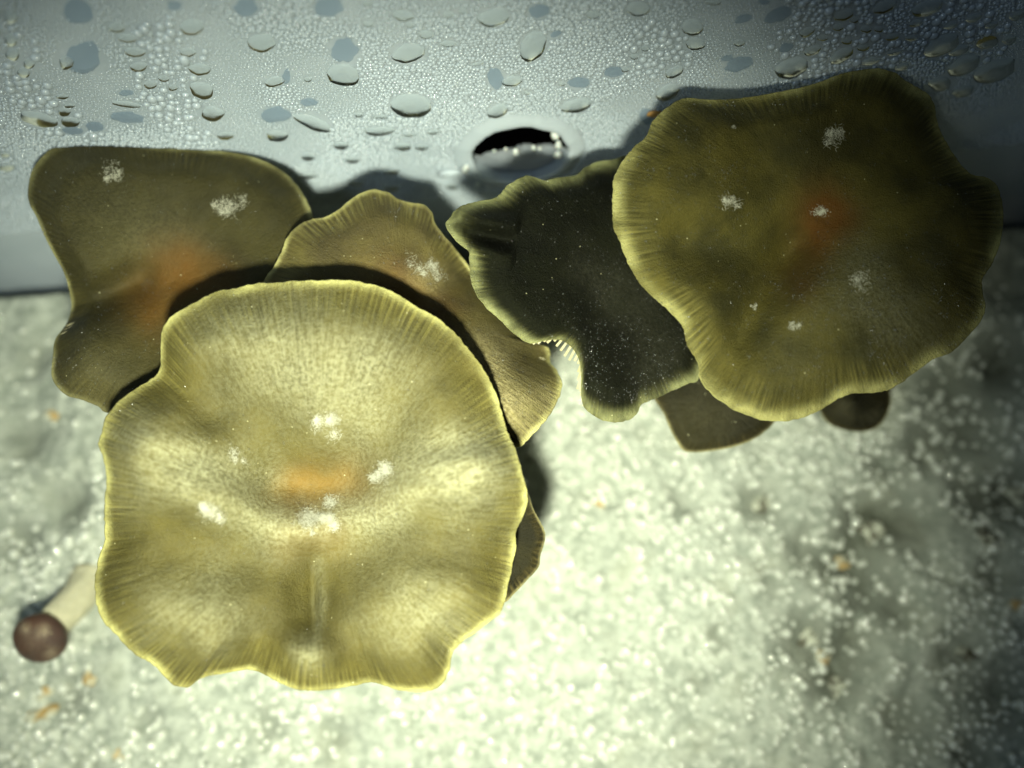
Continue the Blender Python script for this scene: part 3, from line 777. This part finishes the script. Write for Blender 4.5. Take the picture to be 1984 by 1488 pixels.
# the young pin at the side
pin_c = unproj(79, 1236, 107.0)
pin_b = ground_hit(168, 1128)
pin_b[2] -= 1.0
pin = empty('mushroom', pin_b, 'tiny young mushroom with a round chestnut cap on a thick cream stem', 'mushroom')
axis_p = pin_c - pin_b; axis_p /= np.linalg.norm(axis_p)
sv, sf = stem_mesh(pin_b, pin_c - axis_p * 1.0, 2.5, 2.2, nl=30, nr=24, flare=0.25, seed=31, bend=(1.0, 0.5, 0.5))
mesh('stem', sv, sf, M['stem'], pin)
A_ = np.cross(axis_p, [0.0, 0, 1]); A_ /= np.linalg.norm(A_)
B_ = np.cross(axis_p, A_)
ax_up = 0.55 * axis_p - 0.45 * FWD; ax_up /= np.linalg.norm(ax_up)
A_ = np.cross(ax_up, [1.0, 0, 0]); A_ /= np.linalg.norm(A_); B_ = np.cross(ax_up, A_)
V, F = blob(pin_c, (3.35, 3.55, 2.4), 33, (A_, B_, ax_up), 40, 60, 0.04)
rad = np.clip(0.78 - 0.30 * ((V - pin_c) @ ax_up), 0.05, 1.0)
bl = np.zeros(len(V))
ppx, ppy, _ = project(V)
for (bx, by, w, a) in [(85, 1222, 8, 0.9), (48, 1217, 7, 0.8), (100, 1268, 10, 0.5), (60, 1240, 25, 0.2)]:
    bl += a * np.exp(-((ppx - bx) ** 2 + (ppy - by) ** 2) / (2 * w * w))
mesh('cap', V, F, M['cap_young'], pin, attrs={'radial': rad, 'rust': rad * 0, 'bloom': np.clip(bl, 0, 1)}, uv=np.stack([V[:, 0], rad], -1))

# ------------------------------------------------------------------ water droplets on the wall
z6 = [(430, 60, 150, 140, 0, 1), (455, 320, 180, 190, 0, 1), (365, 345, 80, 80, 0, 0), (1050, 150, 130, 90, 0, 0), (1440, 235, 150, 100, 0, 0), (1350, 40, 130, 110, 0, 1), (1800, 40, 170, 110, 0, 1), (1890, 275, 150, 140, 0, 1), (1885, 412, 190, 120, 10, 0), (1505, 447, 110, 60, -10, 0), (1572, 420, 44, 80, 10, 1), (1095, 380, 120, 70, 0, 0), (1105, 495, 140, 95, 15, 0), (760, 365, 100, 60, 0, 0), (1035, 285, 90, 55, 0, 0), (740, 285, 120, 55, 5, 0), (700, 210, 110, 50, 0, 0), (1165, 625, 125, 85, 0, 0), (1510, 630, 165, 90, 0, 1), (1720, 675, 220, 70, 22, 0), (1525, 745, 125, 65, 0, 0), (1695, 560, 95, 45, 0, 1), (210, 655, 210, 80, 12, 0), (385, 670, 100, 60, 0, 0), (355, 615, 70, 50, 0, 0), (695, 645, 160, 65, 5, 1), (690, 510, 80, 35, 0, 1), (690, 570, 170, 35, 8, 0), (1870, 800, 80, 45, 0, 0), (1690, 862, 70, 45, 0, 0), (1935, 880, 85, 35, 0, 0), (1680, 965, 130, 35, 0, 0), (1240, 745, 95, 50, 0, 0), (825, 465, 70, 50, 0, 0), (130, 400, 70, 60, 0, 0), (160, 350, 60, 60, 0, 0), (520, 695, 100, 60, 0, 1), (400, 718, 110, 45, 5, 1), (40, 920, 90, 45, 0, 0), (960, 30, 80, 50, 0, 1), (30, 850, 50, 30, 0, 0), (345, 530, 70, 30, 0, 0), (1690, 435, 40, 30, 0, 0), (380, 580, 60, 25, 0, 0), (60, 95, 70, 70, 0, 0), (70, 300, 80, 70, 0, 0), (640, 150, 90, 60, 0, 0), (60, 220, 70, 70, 0, 0), (900, 430, 60, 40, 0, 0), (950, 480, 55, 40, 0, 0)]
z7 = [(375, 85, 115, 60, 5, 0), (870, 95, 190, 100, -12, 0), (1120, 60, 110, 70, 0, 1), (400, 295, 190, 110, -12, 0), (500, 190, 80, 50, 0, 0), (620, 240, 90, 35, 0, 0), (410, 135, 50, 30, 0, 0), (1085, 255, 130, 180, 25, 0), (1210, 185, 70, 30, -20, 1), (1415, 80, 75, 50, 0, 0), (1660, 50, 130, 80, 0, 0), (1960, 150, 120, 90, 0, 0), (1975, 240, 110, 75, 0, 0), (970, 445, 120, 60, -5, 0), (880, 430, 80, 130, -25, 1), (1335, 455, 110, 60, 0, 1), (1530, 395, 100, 60, 0, 1), (1860, 395, 105, 60, -25, 0), (1825, 505, 140, 80, -25, 0), (415, 580, 220, 130, 5, 0), (890, 610, 120, 75, -20, 0), (1320, 578, 175, 80, -10, 0), (245, 720, 160, 55, -5, 0), (370, 805, 95, 45, 0, 0), (475, 808, 75, 35, 0, 0), (30, 800, 75, 45, 0, 0), (310, 940, 95, 35, -5, 0), (115, 1005, 90, 30, 8, 0), (305, 1035, 80, 40, 0, 0), (130, 630, 50, 30, 0, 0), (640, 1025, 70, 35, 0, 0), (620, 80, 60, 40, 0, 0), (780, 350, 80, 20, -15, 0), (1055, 510, 45, 20, 0, 0), (540, 725, 70, 30, -8, 0), (405, 740, 80, 20, 0, 0), (245, 640, 80, 25, 0, 0), (1245, 460, 40, 30, 0, 0), (180, 15, 60, 30, 0, 0), (1590, 380, 50, 35, 0, 0), (1640, 310, 50, 35, 0, 0), (1700, 265, 50, 35, 0, 0), (180, 130, 60, 40, 0, 0), (700, 60, 50, 30, 0, 0), (1710, 640, 90, 90, -20, 1)]
z8 = [(375, 95, 95, 45, -15, 1), (550, 75, 140, 80, -25, 1), (350, 330, 150, 75, -20, 1), (620, 350, 190, 110, -20, 0), (880, 285, 145, 70, -30, 0), (595, 245, 75, 45, -15, 1), (730, 260, 90, 50, -15, 0), (700, 165, 80, 50, -25, 0), (890, 75, 110, 60, -20, 0), (1100, 35, 140, 70, -20, 0), (1320, 40, 170, 80, -20, 0), (1395, 235, 200, 105, -25, 0), (1630, 220, 110, 65, -15, 2), (1505, 335, 180, 90, -25, 0), (1670, 365, 230, 110, -20, 0), (1480, 260, 110, 50, -20, 0), (1385, 430, 120, 80, -5, 0), (1505, 470, 120, 60, -15, 0), (860, 140, 60, 40, 0, 0), (940, 100, 50, 40, 0, 0), (1005, 150, 60, 40, 0, 0), (780, 195, 60, 35, 0, 0), (990, 245, 70, 40, -15, 0), (1150, 270, 80, 35, -15, 0), (1030, 315, 100, 40, -15, 0), (1190, 345, 80, 35, -15, 0), (905, 210, 55, 40, 0, 0), (1140, 190, 80, 40, -15, 0), (290, 300, 60, 30, -10, 1), (1740, 205, 80, 50, -15, 0), (220, 10, 90, 30, 0, 0), (480, 10, 60, 30, 0, 1), (1070, 150, 50, 35, 0, 0), (1240, 195, 70, 35, 0, 0), (350, 220, 60, 40, 0, 0), (1560, 90, 90, 45, -20, 0), (1650, 130, 70, 40, -20, 0), (1780, 80, 80, 50, -20, 0), (1260, 120, 70, 40, -15, 0), (1440, 130, 80, 40, -20, 0)]
drops = [(x / 2.834, y / 2.834, w / 2.834, h / 2.834, r, k) for x, y, w, h, r, k in z6] + \
        [(650 + x / 2.834, y / 2.834, w / 2.834, h / 2.834, r, k) for x, y, w, h, r, k in z7] + \
        [(1300 + x / 2.656, y / 2.656, w / 2.656, h / 2.656, r, k) for x, y, w, h, r, k in z8]
DL = {0: ('clear water droplet clinging to the fogged plastic wall', 'clear droplets on the wall'),
      1: ('flat dark bluish water patch on the fogged plastic wall', 'dark water patches on the wall'),
      2: ('amber tinted water droplet on the fogged wall beside the wide olive cap', None)}
SPECIAL = {(964, 215): 'tilted pale droplet just above the drilled hole, on the side of the mustard cap',
           (1116, 204): 'wide oval droplet just above the drilled hole, on the side of the wide olive cap',
           (796, 205): 'broad oval droplet, largest between the hole and the brown olive cap',
           (1033, 90): 'tall leaning droplet high on the wall above the drilled hole'}
taken = []
for q, (px, py, w, h, rot, kind) in enumerate(drops):
    NA_, NR_ = 30, 10
    an = np.linspace(0, 2 * np.pi, NA_, endpoint=False)
    # a wobbly outline drawn on the wall
    s_ = q * 7.3
    sh = 1 + 0.16 * (fbm(np.cos(an) * 1.3 + s_, np.sin(an) * 1.3 + s_, 3, 2) - 0.5) * 2
    if kind == 1:
        sh = sh * (1 + 0.22 * (fbm(np.cos(an) * 2.2 + s_, np.sin(an) * 2.2, 8, 2) - 0.5) * 2)
    ex, ey = 0.5 * w * np.cos(an) * sh, 0.5 * h * np.sin(an) * sh
    cr_, sr_ = math.cos(math.radians(rot)), math.sin(math.radians(rot))
    oa, ob = on_wall(px + ex * cr_ - ey * sr_, py + ex * sr_ + ey * cr_)
    ca, cb = on_wall(np.array(px), np.array(py))
    R_ = 0.5 * math.sqrt((oa.max() - oa.min()) * (ob.max() - ob.min()))
    hgt = R_ * (0.135 if kind != 1 else 0.04)
    tr_ = np.array([1, 0.975, 0.945, 0.90, 0.84, 0.75, 0.6, 0.4, 0.2, 0.0])
    vs = []
    for t_ in tr_:
        z_ = hgt * (1 - t_ ** 3.6) ** 0.62
        sag = -0.10 * R_ * (1 - t_) * (1 if kind != 1 else 0)
        vs.append(wall_pt(ca + (oa - ca) * t_, cb + (ob - cb) * t_ + sag, 0.02 + z_))
    at = wall_pt(ca, cb, 0.0)
    o = mesh('water_droplet' if kind != 1 else 'water_patch', np.concatenate(vs) - at, grid_faces(NR_, NA_, True), M[['water', 'water_blue', 'water_amber'][kind]])
    o.location = Vector(at) * MM
    lab, grp = DL[kind]
    if kind == 0:
        el = max(w / h, h / w)
        if R_ > 1.75: lab, grp = 'large clear water droplet clinging to the fogged plastic wall', 'large clear droplets on the wall'
        elif el > 2.6: lab, grp = 'long narrow streak of clear water on the fogged plastic wall', 'narrow water streaks on the wall'
        elif py > 300: lab, grp = 'faint clear droplet low on the wall, below the fogged part', 'faint droplets low on the wall'
        elif R_ < 0.85: lab, grp = 'small clear water droplet clinging to the fogged plastic wall', 'small clear droplets on the wall'
        else: lab, grp = 'medium sized clear water droplet clinging to the fogged plastic wall', 'medium clear droplets on the wall'
    elif R_ > 1.6:
        lab, grp = 'large dark bluish water patch on the fogged plastic wall', 'large dark water patches on the wall'
    if (round(px), round(py)) in SPECIAL:
        lab, grp = SPECIAL[(round(px), round(py))], None
    put(o, lab, 'droplet', grp)
    taken.append((float(ca), float(cb), (oa.max() - oa.min()) / 2, (ob.max() - ob.min()) / 2))
taken = np.array(taken)

# fine condensation: tens of thousands of tiny domes
def domes(a, b, r, hfac, nseg=7):
    n = len(a)
    an = np.linspace(0, 2 * np.pi, nseg, endpoint=False)
    el = 1 + 0.25 * rng.uniform(-1, 1, n)
    ph = rng.uniform(0, 2 * np.pi, n)
    prof = [(1.0, 0.0), (0.86, 0.55), (0.48, 0.92)]
    V = np.zeros((n, nseg * 3 + 1, 3))
    for k, (rr, hh) in enumerate(prof):
        A = a[:, None] + (r * rr)[:, None] * np.cos(an[None] + ph[:, None])
        B = b[:, None] + (r * rr * el)[:, None] * np.sin(an[None] + ph[:, None])
        V[:, k * nseg:(k + 1) * nseg] = wall_pt(A, B, 0.01 + (hfac * r * hh)[:, None] + 0 * A)
    V[:, -1] = wall_pt(a, b, 0.01 + hfac * r)
    j = np.arange(nseg); j2 = (j + 1) % nseg
    q = np.concatenate([np.stack([k * nseg + j, k * nseg + j2, (k + 1) * nseg + j2, (k + 1) * nseg + j], -1) for k in range(2)])
    t = np.stack([2 * nseg + j, 2 * nseg + j2, 0 * j + 3 * nseg], -1)
    off = (np.arange(n) * (nseg * 3 + 1))[:, None, None]
    return V.reshape(-1, 3), [(q[None] + off).reshape(-1, 4), (t[None] + off).reshape(-1, 3)]

def free(a, b, r):
    ok = np.ones(len(a), bool)
    for (ca, cb, ra_, rb_) in taken:
        ok &= ((a - ca) / (ra_ + r)) ** 2 + ((b - cb) / (rb_ + r)) ** 2 > 1.0
    ok &= (a - ha) ** 2 + (b - hb) ** 2 > (HR + 1.9 + r) ** 2
    px, py, _ = project(wall_pt(a, b, 0))
    lim = 455 - 0.085 * (px - 0) + 60 * (fbm(px * 0.006, py * 0.006, 61, 3) - 0.5)
    ok &= (px > -160) & (px < 2140) & (py > -140) & (py < lim)
    return ok, px, py
def jgrid(cell, jit):
    A, B = np.meshgrid(np.arange(-85, 85, cell), np.arange(12, 66, cell), indexing='ij')
    A = A + 0.5 * cell * (np.arange(A.shape[1]) % 2)[None, :]
    return (A + rng.uniform(-jit, jit, A.shape) * cell).ravel(), (B + rng.uniform(-jit, jit, A.shape) * cell).ravel()
def cluster(px, py):
    s = np.zeros(len(px))
    for (x, y, rx, ry) in [(330, 120, 90, 110), (340, 190, 70, 70), (40, 130, 50, 90), (70, 190, 50, 40), (110, 235, 60, 30), (1620, 40, 120, 70), (1580, 90, 90, 60), (1700, 90, 100, 60), (1270, 100, 80, 70), (1850, 60, 120, 90), (390, 270, 60, 20), (170, 255, 40, 20), (1560, 150, 60, 20)]:
        s = np.maximum(s, np.exp(-(((px - x) / rx) ** 2 + ((py - y) / ry) ** 2)))
    return s
a, b = jgrid(0.95, 0.30)
r = np.clip(rng.normal(0.40, 0.09, len(a)), 0.2, 0.6)
ok, px, py = free(a, b, r)
ok &= (cluster(px, py) + 0.25 * (rng.random(len(a)) - 0.5)) > 0.5
taken_big = (a[ok], b[ok], r[ok])
V1, F1 = domes(a[ok], b[ok], r[ok], 0.75, 10)
a, b = jgrid(0.43, 0.32)
fld = fbm(a * 0.11 + 5, b * 0.11, 71, 3)
r = 0.205 * (0.45 + 0.75 * sstep(0.3, 0.65, fld)) * rng.uniform(0.75, 1.2, len(a))
ok, px, py = free(a, b, r)
# leave out those that sit inside a larger bead
ga = {}
for x_, y_, r_ in zip(*taken_big):
    ga.setdefault((int(x_ // 2), int(y_ // 2)), []).append((x_, y_, r_))
for i in np.nonzero(ok)[0]:
    cx_, cy_ = int(a[i] // 2), int(b[i] // 2)
    for u in (-1, 0, 1):
        for v in (-1, 0, 1):
            for (x_, y_, r_) in ga.get((cx_ + u, cy_ + v), ()):
                if (a[i] - x_) ** 2 + (b[i] - y_) ** 2 < (r_ + r[i] * 0.7) ** 2:
                    ok[i] = False
V2, F2 = domes(a[ok], b[ok], r[ok], 0.85, 7)
n1 = len(V1)
print('fine beads', ok.sum(), 'cluster beads', len(taken_big[0]))
o = mesh('condensation', np.concatenate([V1, V2]), F1 + [f + n1 for f in F2], M['mist'])
put(o, 'fine mist of tiny water beads fogging the plastic wall', 'condensation', None, 'stuff')

# ------------------------------------------------------------------ dew on the mycelium
n = 15000
x, y = rng.uniform(-88, 88, n), rng.uniform(-44, YW - 5, n)
dens = fbm(x * 0.09 + 2, y * 0.09, 81, 3)
px, py, _ = project(np.stack([x, y, 0 * x], -1))
keep = (px > -120) & (px < 2100) & (py < 1620) & (dens + rng.uniform(-0.2, 0.2, n) > 0.36)
for (qx, qy, qr, qd) in PITS:
    pc = PITC[(qx, qy)]
    keep &= rng.random(n) > 0.22 * qd * np.exp(-((x - pc[0]) ** 2 + (y - pc[1]) ** 2) / (2 * (1.1 * qr) ** 2))
keep &= ~((px < 230) & (py < 850) & (rng.random(n) < 0.75))
x, y = x[keep], y[keep]
r = np.clip(rng.lognormal(math.log(0.37), 0.35, len(x)), 0.18, 0.85)
z = ground_z(x, y)
nl, nr = 8, 4
lo = np.linspace(0, 2 * np.pi, nl, endpoint=False)
V = np.zeros((len(x), nl * nr + 1, 3))
for k in range(nr):
    ph = math.radians(-20 + 27 * k)
    V[:, k * nl:(k + 1) * nl, 0] = x[:, None] + r[:, None] * math.cos(ph) * np.cos(lo)
    V[:, k * nl:(k + 1) * nl, 1] = y[:, None] + r[:, None] * math.cos(ph) * np.sin(lo)
    V[:, k * nl:(k + 1) * nl, 2] = (z + r * (0.25 + math.sin(ph)))[:, None]
V[:, -1] = np.stack([x, y, z + 1.25 * r], -1)
j = np.arange(nl); j2 = (j + 1) % nl
q = np.concatenate([np.stack([k * nl + j, k * nl + j2, (k + 1) * nl + j2, (k + 1) * nl + j], -1) for k in range(nr - 1)])
t = np.stack([(nr - 1) * nl + j, (nr - 1) * nl + j2, 0 * j + nl * nr], -1)
off = (np.arange(len(x)) * (nl * nr + 1))[:, None, None]
o = mesh('dew', V.reshape(-1, 3), [(q[None] + off).reshape(-1, 4), (t[None] + off).reshape(-1, 3)], M['bead'])
put(o, 'tiny dew beads scattered over the white mycelium mat', 'dew', None, 'stuff')

# ------------------------------------------------------------------ grain and crumbs in the mycelium
wx = (np.array([1.0, 0, 0]), np.array([0, 1.0, 0]), np.array([0, 0, 1.0]))
GR = [(80, 1385, 2.0, 1.5, 'grain'), (85, 1345, 1.3, 1.2, 'grain'), (100, 803, 1.3, 0.8, 'grain'), (175, 1310, 0.9, 1.6, 'grain'), (1160, 975, 0.9, 0.8, 'grain'), (1592, 1275, 1.2, 1.7, 'grain'),
      (1970, 1168, 1.2, 0.9, 'grain'), (1625, 1090, 1.4, 1.1, 'grain'), (225, 1465, 1.3, 1.3, 'grain'),
      (1690, 1035, 2.0, 2.0, 'crumb'), (1625, 1330, 1.6, 1.6, 'crumb'), (1575, 1235, 1.6, 1.2, 'crumb'), (1912, 1045, 1.6, 1.3, 'crumb'), (1480, 980, 1.4, 1.6, 'crumb'), (1975, 950, 2.0, 1.6, 'crumb'), (1880, 1265, 1.5, 1.2, 'crumb')]
for k, (px, py, rx, ry, what) in enumerate(GR):
    P = ground_hit(px, py)
    V, F = blob(P * 0, (rx, ry, min(rx, ry) * 0.7), 200 + k, wx, 14, 20, 0.9)
    P[2] -= 0.35 * min(rx, ry)
    o = mesh('grain' if what == 'grain' else 'crumb', V, F, M['grain' if what == 'grain' else 'bark'])
    o.location = Vector(P) * MM
    if what == 'grain':
        put(o, 'tan grain kernel half buried in the white mycelium', 'grain', 'grain kernels in the mycelium')
    else:
        put(o, 'dark crumb of substrate in a hollow of the mycelium', 'crumb', 'dark crumbs in the mycelium')
# orange sliver stuck to the wall beside the wide olive cap
a_, b_ = on_wall(np.array(1268.0), np.array(218.0))
V, F = blob(wall_pt(a_, b_, 0.2) * 0, (0.9, 0.45, 0.25), 300, wax, 10, 14, 0.5)
o = mesh('plant_sliver', V, F, M['sliver'])
o.location = Vector(wall_pt(a_, b_, 0.2)) * MM
put(o, 'orange sliver stuck to the fogged wall at the edge of the wide olive cap', 'sliver')

for o in bpy.data.objects:
    if '_at' in o.keys():
        del o['_at']
